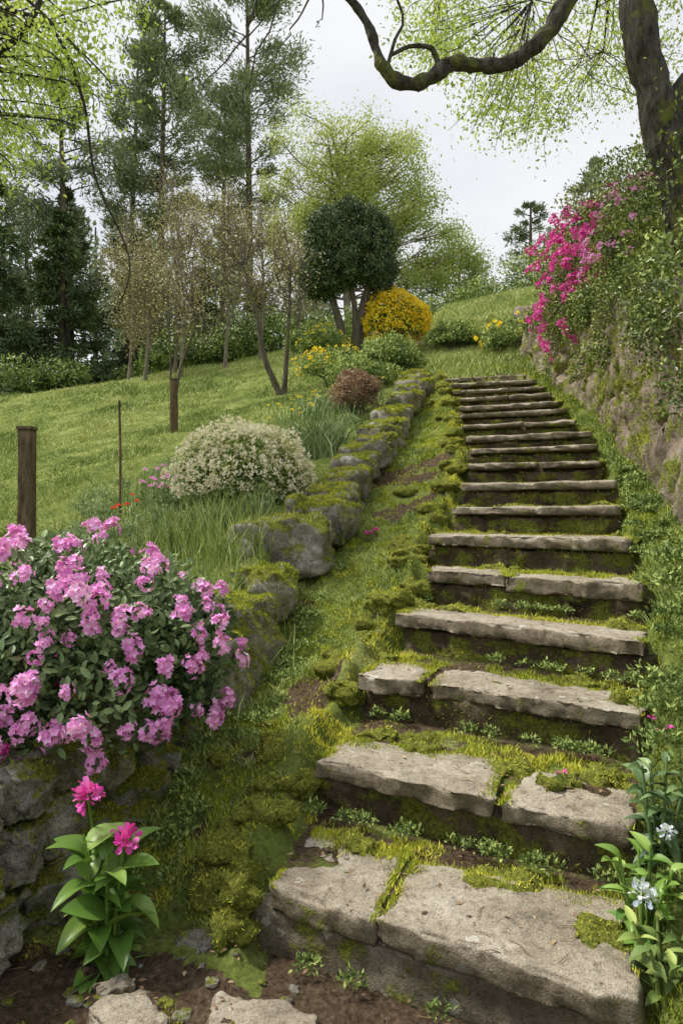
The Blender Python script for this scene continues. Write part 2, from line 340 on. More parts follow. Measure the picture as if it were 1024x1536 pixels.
# ------------------------------------------------------------------ stone steps
pieces = {1:[(-.01,.345),(.355,1.02)],2:[(0,.62),(.635,1.0)],3:[(0,.26),(.28,1)],4:[(-.03,1)],5:[(0,.40),(.406,1)],6:[(-.02,1)]}
moss_pts=[]
for n in range(1, NS+1):
    L0, R0 = SL[n-1], SR[n-1]; e = R0-L0; ln = np.linalg.norm(e); e = e/ln; q = A([-e[1], e[0]])
    m_ = min(n, NS-1); dv_ = (SL[m_]+SR[m_])-(SL[m_-1]+SR[m_-1]); dv_ = dv_/np.linalg.norm(dv_); dv_ = dv_*.75+q*.25
    mb = MB(); z = RISE*n; pc = pieces.get(n, [(0,1)] if n % 3 else [(0,.55),(.555,1)])
    for ip,(a,b) in enumerate(pc):
        dep = .28 if n > 2 else (.36 if n==1 else .31)
        ja, jb = R.uniform(-.014,.014,2)
        fl = L0+e*ln*a-q*ja; fr_ = L0+e*ln*b-q*jb
        bl = L0+e*(ln*a+R.uniform(-.0,.03)*(a>.05))+dv_*dep*R.uniform(.85,1.05); br = L0+e*(ln*b+R.uniform(-.02,.0))+dv_*dep*R.uniform(.9,1.1)
        hx = ln*(b-a)/2; th = (R.uniform(.066,.082) if n<7 else R.uniform(.05,.064))
        if n == 1: th = .078
        rs = (int(max(16, hx*2/.011)), 28, 8) if n < 7 else (int(max(12, hx*2/.025)), 10, 4)
        zt = z-(.012 if (ip and n in (2,3)) else 0)
        stone(mb, (0,0,zt-th/2+R.uniform(-.006,.006)), (hx,dep/2,th/2), .005, .01 if n==1 else .015, corners=(fl,fr_,br,bl), seed=n*2+a, res=rs, mat=0, fine=.35, chip=.015, outl=.024 if n==1 else .038)
        C = A([fl,fr_,br,bl]); nn = 3000 if n < 7 else 1500
        b_ = 1-np.abs(R.normal(0,.13,nn)); a_ = R.rand(nn); sdm = R.rand(nn) < .3; a_ = np.where(sdm, np.where(R.rand(nn)<.6,np.abs(R.normal(0,.035,nn)),1-np.abs(R.normal(0,.03,nn))), a_); b_ = np.where(sdm, R.rand(nn), b_)
        xy = C[0]*((1-a_)*(1-b_))[:,None]+C[1]*(a_*(1-b_))[:,None]+C[2]*(a_*b_)[:,None]+C[3]*((1-a_)*b_)[:,None]
        Pp = np.stack([xy[:,0],xy[:,1],np.full(nn,zt-.006)],1); mk = fbm(Pp,6,3,87) > .47
        moss_pts.append((Pp[mk], np.tile(A([[0,0,1.]]),(mk.sum(),1))))
    a0 = -.2 if n == 1 else -.02
    rf = .012 if n == 1 else .04
    c = [L0+e*ln*a0+q*rf, R0+q*rf, R0+q*.3, L0+e*ln*a0+q*.3]
    hh = .085
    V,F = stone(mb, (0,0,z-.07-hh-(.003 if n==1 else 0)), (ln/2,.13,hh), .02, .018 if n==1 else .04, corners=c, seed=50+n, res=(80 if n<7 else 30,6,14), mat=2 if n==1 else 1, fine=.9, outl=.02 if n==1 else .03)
    if n > 1:
        Pp, Nn = surf_sample(V, F, 6500 if n < 7 else 3000); msk = (fbm(Pp,7,3,77) > .5)
    else:
        Pp, Nn = surf_sample(V, F, 1500); msk = (fbm(Pp,7,3,77) > .58)
    moss_pts.append((Pp[msk], Nn[msk]))
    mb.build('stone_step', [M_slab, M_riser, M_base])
# ------------------------------------------------------------------ moss cushions
mbc = MB(); cush_pts = []
def cushion(x,y,z,rx,ry,rz,dens=1.):
    V,F = stone(mbc,(x,y,z),(rx,ry,rz),min(rx,ry,rz)*.95,.045,rot=R.rand()*3,seed=R.randint(500),res=(9,9,6),fine=.6)
    D = max(y,1.6); n = int(52000*rx*ry*dens*(2.3/D)**1.1*2); Pp,Nn = surf_sample(V,F,max(n,150),-.1); cush_pts.append((Pp,Nn))
for n in range(1,NS+1):
    L0 = SL[n-1]; z = RISE*n
    for _ in range(3 if n<8 else 2):
        r_ = R.uniform(.035,.08); x = L0[0]-R.uniform(.02,.14); y = L0[1]+R.uniform(.0,.3)
        cushion(x,y,max(hz(x,y),z-.09)-.014,r_*1.3,r_,.036)
    R0 = SR[n-1]
    for _ in range(2):
        r_ = R.uniform(.03,.06); x = R0[0]+R.uniform(.0,.08); y = R0[1]+R.uniform(.1,.35); cushion(x,y,hz(x,y)-.008,r_*1.2,r_,.03)
    for _ in range(2):
        t = R.rand(); q = L0+(R0-L0)*t+A([.05,.34]); r_ = R.uniform(.03,.06); cushion(q[0],q[1],z-.014,r_*1.8,r_,.02)
cushion(-.28,1.86,.13,.08,.055,.045); cushion(-.36,1.93,.1,.07,.05,.045); cushion(-.24,2.0,.14,.07,.06,.04); cushion(.66,2.05,.325,.06,.04,.02); cushion(.55,2.18,.32,.07,.05,.02)
for _ in range(14):
    y = 2.5*(9/2.5)**R.rand(); x = float(WL(y))+.1+R.rand()*max(.05,float(XL(y)-WL(y))-.15); r_ = R.uniform(.04,.08); cushion(x,y,hz(x,y)-.022,r_*1.5,r_,.03,.8)
mbc.build('moss_cushions',[M_mossb])
# ------------------------------------------------------------------ left dry stone wall
mbw = MB()
def wst(x,y,z,hx,hy,hz_,rot=0,tilt=(0,0),r=.03,rough=.07,seed=None,res=(14,12,10),moss=1500,th=.4,mat=0):
    seed = R.randint(1000) if seed is None else seed
    V,F = stone(mbw,(x,y,z),(hx,hy,hz_),min(r,hx*.6,hy*.6,hz_*.6),rough,rot=rot,tilt=tilt,seed=seed,res=res,chip=.01,mat=mat)
    Pp,Nn = surf_sample(V,F,moss,-.1); mk = fbm(Pp,5,3,41)+Nn[:,2]*.12 > th+.08; moss_pts.append((Pp[mk],Nn[mk]))
for y in np.arange(1.15, 2.85, .2):
    for kz,zc in enumerate((.07,.23,.37)):
        yy = y+R.uniform(-.03,.03)+(.1 if kz%2 else 0); g = hz(WL(yy)+.08, yy)
        wst(float(WL(yy))-.05+R.uniform(-.02,.03)-.02*kz, yy, g*.8+zc, .09+R.uniform(0,.03), .1+R.uniform(0,.02), .075, rot=R.uniform(-.4,.4)+.3, tilt=(R.uniform(-.1,.1),)*2, r=.035, rough=.06, moss=500 if yy<2 else 4500, th=.54 if yy<2 else .33,res=(18,16,14))
wst(-.53,3.0,.42,.13,.2,.2,rot=-.2,r=.07,rough=.12,moss=9000,th=.25)
wst(-.5,3.35,.55,.17,.24,.18,rot=-.2,r=.07,rough=.1,moss=11000,th=.2)
wst(-.42,3.72,.68,.16,.2,.16,rot=-.3,r=.07,rough=.1,moss=9000,th=.2)
wst(-.36,4.15,.94,.27,.19,.17,rot=.05,tilt=(.06,0),r=.05,rough=.1,moss=5000,res=(24,18,14),th=.5)
wst(-.15,4.55,1.08,.22,.2,.15,rot=-.2,r=.06,rough=.1,moss=8500,th=.27)
y = 4.9
while y < 10:
    x = float(WL(y)); g = hz(x+.12, y); sz = R.uniform(.14,.2)
    wst(x-.03,y,g+.11+R.uniform(-.02,.03),sz,.17,.12,rot=R.uniform(-.3,.1)-.3,tilt=(R.uniform(-.08,.12),.15),r=.035,rough=.07,moss=3400,th=.4)
    if y < 8: wst(x+.02,y+.1,g,sz*.8,.15,.1,rot=R.uniform(-.5,.5),r=.04,rough=.07,moss=900,th=.45)
    y += .33
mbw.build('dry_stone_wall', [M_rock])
mbw = MB()
for t in np.linspace(0,1,16):
    x = 1.7+t*2.6; y = 14-1.1*(x-1.6)-.02; wst(x,y,hz(x,y-.3)+.22,.16,.14,.17,rot=-.8,r=.05,rough=.09,moss=600)
mbw.build('terrace_stone_wall', [M_rock])
# right retaining wall face
mb = MB(); ny, nz_ = 460, 70; yy = np.linspace(2.2,12.6,ny)
x0 = WR(yy); base = height(x0-.12, yy, False)-.25; top = height(x0+.4, yy, False)+.03
t = np.linspace(0,1,nz_); YY = np.repeat(yy,nz_); TT = np.tile(t,ny)
ZZ = np.repeat(base,nz_)*(1-TT)+np.repeat(top,nz_)*TT; XX = np.repeat(x0,nz_)+.05*TT
pp = np.stack([XX,YY,ZZ],1); rd = np.abs(fbm(pp*A([1,3.2,1.6])+fbm(pp,2,2,50)[:,None]*.5,1.5,3,52)-.5)
dsp = (fbm(pp*A([1,1.6,1.1]),1.,3,51)-.5)*.3+np.minimum(rd,.07)*1.3-.06+(fbm(pp*A([1,2.4,.8]),9,4,53)-.5)*.12+(fbm(pp,28,2,54)-.5)*.03
XX = XX-dsp*np.sin(np.pi*np.clip(TT,0,.5))-.04+.3*(TT>.97)
i, j = np.meshgrid(np.arange(ny-1), np.arange(nz_-1), indexing='ij'); k = (i*nz_+j).ravel()
Vw = np.stack([XX,YY,ZZ],1); Fw = np.stack([k,k+1,k+nz_+1,k+nz_],1); mb.add(Vw, [Fw]); mb.build('rock_retaining_wall',[M_face])
Pp,Nn = surf_sample(Vw,Fw,90000); Nn = np.where(Nn[:,:1]>0,-Nn,Nn); mk = (fbm(Pp*A([1,1.4,.5]),2.5,4,81) > .54)&(Pp[:,1]<9); moss_pts.append((Pp[mk],Nn[mk]*.5+A([[0,0,-.6]])))
# ------------------------------------------------------------------ paving stones + pebbles
for (x,y,hx,hy,ro) in [(-.47,1.53,.075,.075,.7),(-.19,1.5,.13,.09,-.25),(-.56,1.64,.045,.03,.6),(-.95,1.35,.2,.15,.2),(-.35,1.2,.2,.13,.2),(.02,1.25,.12,.1,.2)]:
    mb = MB(); stone(mb,(x,y,-.005),(hx,hy,.03),.012,.014,rot=ro,seed=x*9,res=(30,26,6),chip=.008,outl=.05); mb.build('paving_stone',[M_slab])
mb = MB()
stone(mb,(-.37,1.79,.025),(.055,.03,.022),.02,.02,seed=4,res=(12,10,6)); stone(mb,(-.39,1.87,.02),(.022,.016,.014),.012,.02,seed=6,res=(8,8,6))
for _ in range(160):
    x,y = R.uniform(-.8,.2),R.uniform(1.35,2.05); r_ = R.uniform(.004,.014)
    if s_of(A([x]),A([y]))[0] < .8: stone(mb,(x,y,hz(x,y)+.002),(r_*1.3,r_,r_*.6),r_*.5,.006,rot=R.rand()*3,seed=x*30,res=(5,5,4))
mb.build('pebbles',[M_rock])
# ------------------------------------------------------------------ moss + grass
def stair_cover(X, Y):
    s = s_of(X,Y); f = s-np.floor(s); return (X > XL(Y)-.01)&(X < XR(Y)+.02)&(s >= .96)&(s < 18.6)&((f < .6)|(f>.97))
mb = MB()
for Pp,Nn in moss_pts:
    n = len(Pp)
    if not n: continue
    D = np.maximum(Pp[:,1],1.5); v = np.clip(.3+.65*fbm(Pp,9,3,61)+R.normal(0,.15,n)-.15*(Nn[:,2]<.3),0,1)
    up = nrm(Nn*.8+A([[0,0,.25]])+R.normal(0,.3,(n,3)))
    blades(mb, Pp-Nn*.004, R.uniform(.008,.02,n)*(.8+.1*D), .0028+.0012*D, R.uniform(.1,.6,n), 0, v, up, 1)
for Pp,Nn in cush_pts:
    n = len(Pp); D = np.maximum(Pp[:,1],1.5); v = np.clip(.6+.7*(fbm(Pp,9,3,61)-.5)+R.normal(0,.15,n)+.2*Nn[:,2]+R.normal(0,.12),0,1)
    blades(mb, Pp-Nn*.004, R.uniform(.006,.016,n)*(.8+.1*D), .0024+.0011*D, R.uniform(.1,.7,n), 0, v, nrm(Nn+R.normal(0,.35,(n,3))), 1)
N_ = 360000; Yp = 1.25*(10.5/1.25)**R.rand(N_); Xp = R.uniform(0,1,N_)*(WR(Yp)-WL(Yp)+.1)+WL(Yp)-.05
p = xy0(Xp,Yp); s = s_of(Xp,Yp); ins = (Xp>XL(Yp))&(Xp<XR(Yp))
keep = ~stair_cover(Xp,Yp)&~((s < .7+.3*fbm(p,8,2,3))&(Xp < XR(Yp))&(fbm(p,5,3,4)<.66))&~((s<1)&(Xp>XL(Yp)-.1)&(Xp<XR(Yp)))
sm = strip_soil(Xp,Yp); keep &= ~((sm > .5)&(R.rand(N_)<.8)&(Xp<XL(Yp)-.12))
keep &= (fbm(p,16,2,8) > .36)&~(ins&(fbm(p,6,3,31)>.56)&(R.rand(N_)<.8))
Xp,Yp,p = Xp[keep],Yp[keep],p[keep]; n = len(Xp); Zp = height(Xp,Yp)
dl = XL(Yp)-Xp; v = np.clip(.14+.85*fbm(p,3.5,4,63)+.28*np.exp(-(dl/.18)**2)+R.normal(0,.15,n)-.2*((Xp>XR(Yp))),0,1)
cl = np.clip(fbm(p,12,3,64)*2.4-.55,.15,1.6)
blades(mb, np.stack([Xp,Yp,Zp-.004],1), R.uniform(.01,.026,n)*cl*(.9+.08*Yp), .003+.0012*Yp, R.uniform(.2,.9,n), 0, v, None, 1)
mb.build('moss',[M_moss],False)
mb = MB()
N_ = 130000; Yp = 1.5*(11/1.5)**R.rand(N_); Xp = R.uniform(0,1,N_)*(WR(Yp)-WL(Yp)+.15)+WL(Yp)-.1
p = xy0(Xp,Yp); s = s_of(Xp,Yp); ib = Xp > XR(Yp)
keep = ~stair_cover(Xp,Yp)&(s > .8)&((fbm(p,2.6,3,71) > .44)|ib)&((Xp<XL(Yp)-.1)|ib)&(strip_soil(Xp,Yp)<.6)
Xp,Yp,p,ib = Xp[keep],Yp[keep],p[keep],ib[keep]; n = len(Xp)
v = np.clip(.2+.55*fbm(p,3,3,72)+R.normal(0,.17,n)-.12*ib,0,1); cl = np.clip(fbm(p,7,3,77)*2.6-.6,.3,1.7)
blades(mb, np.stack([Xp,Yp,height(Xp,Yp)-.004],1), R.uniform(.02,.05,n)*cl*(1+.3*ib), .0022+.0007*Yp, R.uniform(.3,1.3,n), 0, v)
N_ = 320000; Yp = 3.0*(24/3.0)**(R.rand(N_)**.8); Xp = R.uniform(-.7,.3,N_)*Yp-.3
keep = Xp < np.where(Yp<11, WL(Yp)-.05, 40); Xp,Yp = Xp[keep],Yp[keep]; p = xy0(Xp,Yp); n = len(Xp)
cm = sst(.52,.66,fbm(p,.9,4,79))
v = np.clip(.0+1.15*fbm(p,.8,4,73)+.5*(fbm(p,5,3,74)-.5)+R.normal(0,.13,n)+.1*sst(5,14,Yp)-.22*cm,0,1)
tall = np.clip(fbm(p,2.2,3,75)*2.4-.7,.3,1.3)+cm*.35
blades(mb, np.stack([Xp,Yp,height(Xp,Yp)-.01],1), R.uniform(.04,.11,n)*tall*(.6+.03*Yp), .003+.0013*Yp, R.uniform(.3,1.1,n), 0, v, None, 1)
N_ = 50000; Yp = R.uniform(9.6,23,N_); Xp = R.uniform(.08,.45,N_)*Yp; p = xy0(Xp,Yp)
v = np.clip(.3+.8*fbm(p,.9,4,76)+R.normal(0,.12,N_),0,1)
blades(mb, np.stack([Xp,Yp,height(Xp,Yp)-.01],1), R.uniform(.05,.12,N_), .003+.0014*Yp, R.uniform(.3,1.,N_), 0, v, None, 1)
mb.build('grass',[M_grass],False)
# ------------------------------------------------------------------ plants
def cloud(mb, c, rad, n, size, tpl=LEAF4, mat=0, lump=.35, lsc=2.2, inner=.45, seed=0, vb=0., vs=.16, up=.3, wid=1., flat=None, shade=.35):
    d = rdir(n)
    if flat is not None: d[:,2] = np.where(d[:,2] < flat, -d[:,2]*.5+flat*.2, d[:,2]); d = nrm(d)
    rr = (inner+(1-inner)*R.rand(n)**.6)*(1+lump*2*(fbm(d*1.0+seed*3.1,lsc,3,seed)-.5))
    P = A(c)+d*A(rad)*rr[:,None]; o = nrm(d*.6+rdir(n)*.9+A([[0,0,up]]))
    cl = fbm(P+seed,2.2/np.mean(rad)*1.2,3,90+seed)
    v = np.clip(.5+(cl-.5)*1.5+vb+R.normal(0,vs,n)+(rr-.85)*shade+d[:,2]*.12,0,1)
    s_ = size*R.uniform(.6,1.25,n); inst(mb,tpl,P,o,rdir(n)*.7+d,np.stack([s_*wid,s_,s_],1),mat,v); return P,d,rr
def tree(name, base, trunk, r0, crowns, leafn, lsize, mats, ncl=26, clr=.32, tpl=LEAF4, vb=0., wid=1., barkseg=8, bias=.75, rmin=.006, bfrac=(.35,.98)):
    mb = MB(); tr = spline(trunk, 24); tube(mb, tr, r0*np.linspace(1,.25,24)**.8*(1+.5*np.exp(-np.linspace(0,24,24)/1.5)), barkseg, 0, .5, .25)
    W = A([c[2] for c in crowns], float); W /= W.sum()
    for (c,rad,_),w in zip(crowns, W):
        k = max(3,int(ncl*w)); d = rdir(k); q = A(c)+d*A(rad)*(R.uniform(.35,1,(k,1))**bias)
        for cc in q:
            jj = int(np.clip(24*(bfrac[0]+(bfrac[1]-bfrac[0])*R.rand()),0,23)); st = tr[jj]
            low = tr[tr[:,2] < cc[2]-.1*np.linalg.norm(cc-st)]
            if len(low) > 3: st = low[-1-R.randint(min(3,len(low)))]
            mid = (st+cc)/2+R.normal(0,.08,3)*np.linalg.norm(cc-st)+A([0,0,-.05*np.linalg.norm(cc-st)])
            br = spline([st,mid,cc],7); rb = max(rmin*1.5, r0*.22); tube(mb, br, np.linspace(rb,rmin,7), 5, 0)
            for _ in range(4):
                tip = cc+rdir(1)[0]*A(rad)*clr*.9; tube(mb, spline([br[4],(br[4]+tip)/2+R.normal(0,.04,3),tip],5), np.linspace(rmin*1.1,rmin*.5,5), 4, 0)
            n = int(leafn*w/k*R.uniform(.6,1.4)); dd = R.normal(0,1,(n,3))*A(rad)*clr*.55; dd[:,2] *= .75
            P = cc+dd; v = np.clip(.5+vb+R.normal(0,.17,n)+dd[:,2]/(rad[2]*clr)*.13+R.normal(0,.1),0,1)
            s_ = lsize*R.uniform(.6,1.3,n); inst(mb,tpl,P,nrm(rdir(n)+A([[0,0,.1]])),rdir(n)+A([[0,0,.8]]),np.stack([s_*wid,s_,s_],1),1,v)
    return mb.build(name, mats, False)
def conifer(name, x, y, H, cb, rmax, n, mats, nb=70, size=.22, prof='fir', lean=0., vb=0., r0=.2, zb=None):
    z0 = hz(x,y)-.2 if zb is None else zb; mb = MB(); tp = spline([(x,y,z0),(x+lean*.5,y,z0+H*.5),(x+lean,y,z0+H)],20)
    tube(mb,tp,np.linspace(r0,.03,20),7,0); tq = spline([tp[0],tp[10],tp[19]],50)
    for b in range(nb):
        t = cb+(1-cb)*(b+R.rand())/nb; az = R.rand()*6.283
        u = (t-cb)/(1-cb); pr = (1-u)**.8+.06 if prof == 'fir' else (np.sin(np.pi*min(.98,u*.8+.2))**.7*(.6+.4*R.rand()))
        Lb = rmax*pr*R.uniform(.5,1.15); st = tq[int(t*49)]
        el = R.uniform(-.15,.15)+(.25 if prof!='fir' else .0); dr = A([math.cos(az),math.sin(az),el])
        en = st+dr*Lb+A([0,0,-.12*Lb if prof=='fir' else .1*Lb]); br = spline([st,(st+en)/2+A([0,0,.05*Lb]),en],6)
        tube(mb,br,np.linspace(.035,.01,6),4,0)
        m = int(n/nb*(.4+pr)); a = (R.rand(m)**.7)*.85+.15 if prof=='fir' else .3+.7*R.rand(m)**.8
        sd = A([-math.sin(az),math.cos(az),0]); lat = R.normal(0,.2,m)*Lb*(1.15-a*.7)
        P = st+(en-st)*a[:,None]+sd*lat[:,None]+A([0,0,1])*(R.normal(0,.05,m)*Lb-.04*Lb*(np.abs(lat)/Lb*4))[:,None]
        if prof!='fir': P += R.normal(0,.1,(m,3))*Lb
        o = nrm(dr*.7+sd*np.sign(lat)[:,None]*.7+R.normal(0,.5,(m,3))+(A([0,0,.35]) if prof!='fir' else A([0,0,-.25])))
        v = np.clip(.45+vb+R.normal(0,.17,m)+(a-.6)*.4+R.normal(0,.1),0,1); s_ = size*R.uniform(.6,1.3,m)
        inst(mb,LEAF4,P,o,rdir(m)+A([[0,0,1.2]]),np.stack([s_*.5,s_,s_],1),1,v)
    return mb.build(name,mats,False)
M_pine = leafmat('pine_needles',(.055,.07,.042),(.135,.16,.09),(.25,.27,.165),0)  # lightened grey-green, with distance haze put into the needle colour
M_fir = leafmat('fir_needles',(.022,.036,.018),(.06,.088,.038),(.14,.175,.075),0)
M_far = leafmat('distant_needles',(.06,.085,.055),(.12,.155,.09),(.2,.24,.14),0)
M_lime = leafmat('spring_leaves',(.12,.15,.04),(.23,.27,.08),(.38,.41,.16),.35,k=1.6)
M_limey = leafmat('maple_leaves',(.1,.14,.03),(.22,.28,.06),(.39,.44,.13),.4,k=1.6)
M_tan = leafmat('bud_leaves',(.13,.12,.06),(.25,.23,.115),(.38,.36,.2),0)
M_dark = leafmat('yew_leaves',(.013,.026,.012),(.036,.056,.023),(.1,.13,.06),0)
M_mid = leafmat('shrub_leaves',(.032,.054,.014),(.09,.135,.034),(.22,.265,.075),0)
M_ivy = leafmat('ivy_leaves',(.03,.052,.013),(.085,.12,.027),(.24,.27,.065),0,.4,.4)
M_rhodo = leafmat('rhododendron_leaves',(.02,.04,.015),(.056,.094,.034),(.135,.19,.08),0,.4,.4)
M_host = leafmat('broad_leaves',(.04,.1,.018),(.1,.185,.032),(.23,.33,.08),.2,.38,.5,k=1.5)
M_pink = leafmat('pink_petals',(.62,.2,.56),(.8,.38,.74),(.9,.62,.86),.2,k=1.12)
M_mag = leafmat('magenta_petals',(.45,.02,.26),(.72,.09,.46),(.86,.3,.64),.2,k=1.18)
M_yel = leafmat('yellow_petals',(.45,.31,.01),(.74,.56,.02),(.88,.76,.12),.25,k=1.2)
M_cream = leafmat('cream_petals',(.5,.45,.32),(.8,.75,.6),(.88,.86,.78),.25,k=1.03)
M_white = leafmat('pale_petals',(.5,.57,.78),(.74,.78,.88),(.85,.86,.88),.3,k=1)
M_brown = leafmat('copper_leaves',(.08,.045,.03),(.19,.12,.08),(.3,.21,.13),.1,k=1.6)
M_dead = leafmat('dead_leaves',(.06,.035,.02),(.16,.1,.055),(.3,.22,.13),0,k=1.5)
M_blue = leafmat('bluegreen_blades',(.045,.08,.03),(.13,.18,.07),(.28,.33,.16),0)
M_red = leafmat('red_petals',(.4,.02,.01),(.6,.04,.02),(.7,.1,.04),.3,k=1.4)
for (x,y,H,cb,rm,n,vb,pf,ln) in [(-7.0,26,15.5,.4,2.5,21000,.05,'pine',.3),(-3.7,28,20,.4,3.0,25000,.12,'pine',-.2),(-9.6,24,12.5,.3,1.8,11000,.02,'pine',-.3),
        (-8.9,28,15.5,.35,1.9,12000,.02,'pine',.6),(-12.8,25,16,.25,2.4,14000,-.02,'pine',0),(-5.3,30,14.5,.35,2.,11000,.1,'pine',.2)]:
    conifer('pine_tree',x,y,H,cb,rm,n,[M_bark,M_pine],nb=56,prof=pf,lean=ln,vb=vb,size=.2)
for (x,y,H,rm) in [(-11.3,21.5,8,2.4),(-9.2,22.5,6.5,2.0),(-13.5,23,10,2.6),(-7.2,24,6,2.0),(-10.3,26,9,2.3),(-5.2,25.5,5,1.9),(-3.2,27,4.6,2)]:
    conifer('fir_tree',x,y,H,.04,rm,12000,[M_barkd,M_fir],nb=60,size=.22,prof='fir',vb=-.0)
mb = MB()
for x in np.arange(-46,16,2.3):
    y = 42+R.uniform(-5,5); h_ = (12 if x < -8 else 7 if x<2 else 4.)*R.uniform(.7,1.3)
    for q in range(3): cloud(mb,(x+R.normal(0,.6),y,5+h_*(.2+.3*q)),(2.6-.5*q,2.2,h_*.24),1300,.38,mat=1,lump=.6,seed=int(x*3+q)%97)
    tube(mb,spline([(x,y,4),(x,y,5+h_*.5),(x,y,5+h_)],6),np.linspace(.25,.05,6),5,0)
mb.build('distant_woodland',[M_barkd,M_far],False)
tree('birch_tree',None,[(.3,24,6),(.2,24,8.5),(0,24,11),(-.2,24,14)],.17,
     [((-.6,24,13.4),(2.2,2,2.3),3),((1.5,24,12.6),(1.9,1.8,2.0),2.4),((-1.9,24,11.3),(1.2,1.6,2.3),1.6),((2.6,23.6,10.2),(1.7,1.6,2),2.2),((.4,24,10.6),(2.2,1.8,1.8),1.9)],60000,.09,[M_barkl,M_lime],ncl=140,clr=.27,rmin=.012,vb=.03)
tree('birch_tree',None,[(4.2,25,6.4),(4.2,25,8.2),(4.4,25,10.8)],.1,[((4.0,25,9.6),(1.6,1.3,1.8),2),((5.4,25.5,8.6),(1.2,1.2,1.2),1)],20000,.09,[M_barkl,M_lime],ncl=50,clr=.33,rmin=.01)
for (x,y,H) in [(-4.9,17,3.6),(-3.9,16.5,4.4),(-2.9,17,4.8),(-2.1,17.5,4.),(-1.2,18,3.2),(-4.4,18,5.2),(-5.6,18,4.2)]:
    z0 = hz(x,y)
    tree('budding_tree',None,[(x,y,z0-.1),(x+.1,y,z0+H*.4),(x-.1+R.uniform(-.3,.3),y,z0+H)],.05,[((x,y,z0+H*.62),(.95,.8,H*.4),1)],4600,.052,[M_barkl,M_tan],ncl=40,clr=.38,rmin=.009,vb=.0,bfrac=(.02,.6))
for (pts,r_,cr,nl) in [([(-2.85,11.5,0),(-2.7,11.5,.9),(-2.4,11.5,1.7)],.03,.5,300),([(-1.05,12,0),(-1.35,12,.7),(-1.5,12,1.5),(-1.75,12,2.4)],.06,.7,700),([(-1.02,12.1,0),(-.95,12.1,1.0),(-.9,12.1,2.2)],.05,.6,500),([(-3.1,12.5,0),(-3.15,12.5,1.6)],.028,.5,300)]:
    z0 = hz(pts[0][0],pts[0][1])-.05; pts = [(a,b,c+z0) for a,b,c in pts]; e_ = pts[-1]
    tree('young_tree',None,pts,r_,[((e_[0],e_[1],e_[2]+.2),(cr,cr,cr*1.3),1)],nl,.05,[M_bark,M_tan],ncl=14,clr=.45,rmin=.006)
mb = MB(); bx, by = .12, 13.; z0 = hz(bx,by)-.1
for pts,r_ in [([(bx-.12,by,z0),(bx-.1,by,z0+.7),(bx-.35,by,z0+1.6)],.11),([(bx+.18,by,z0),(bx+.2,by,z0+.8),(bx+.4,by,z0+1.7)],.12),([(bx+.05,by,z0),(bx+.15,by,z0+1),(bx,by,z0+2)],.08),([(bx+.18,by,z0+.5),(bx+.4,by,z0+1.1),(bx+.6,by,z0+1.6)],.07)]:
    tube(mb,spline(pts,12),np.linspace(r_,r_*.6,12),8,0,.5,.3)
lobes = [((bx-.42,by,5.68),(.48,.5,.48),7500),((bx+.33,by,6.3),(.56,.54,.6),9000),((bx-.28,by,6.4),(.5,.46,.52),8500),((bx+.54,by,5.78),(.38,.4,.44),5500),((bx+.05,by,5.95),(.45,.5,.5),6000),((bx+.02,by,6.7),(.36,.36,.32),4000)]
for c,rd,n in lobes:
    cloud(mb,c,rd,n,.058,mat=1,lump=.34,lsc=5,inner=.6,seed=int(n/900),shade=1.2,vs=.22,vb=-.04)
    for _ in range(24):
        d = rdir(1)[0]; d[1] = -abs(d[1]); q = A(c)+d*A(rd)*R.uniform(.8,1.04); cloud(mb,q,(.12,.12,.17),230,.053,mat=1,lump=.3,inner=.2,seed=R.randint(90),vb=R.uniform(-.12,.18),up=1.4,shade=.5)
mb.build('topiary_yew_tree',[M_bark,M_dark],False)
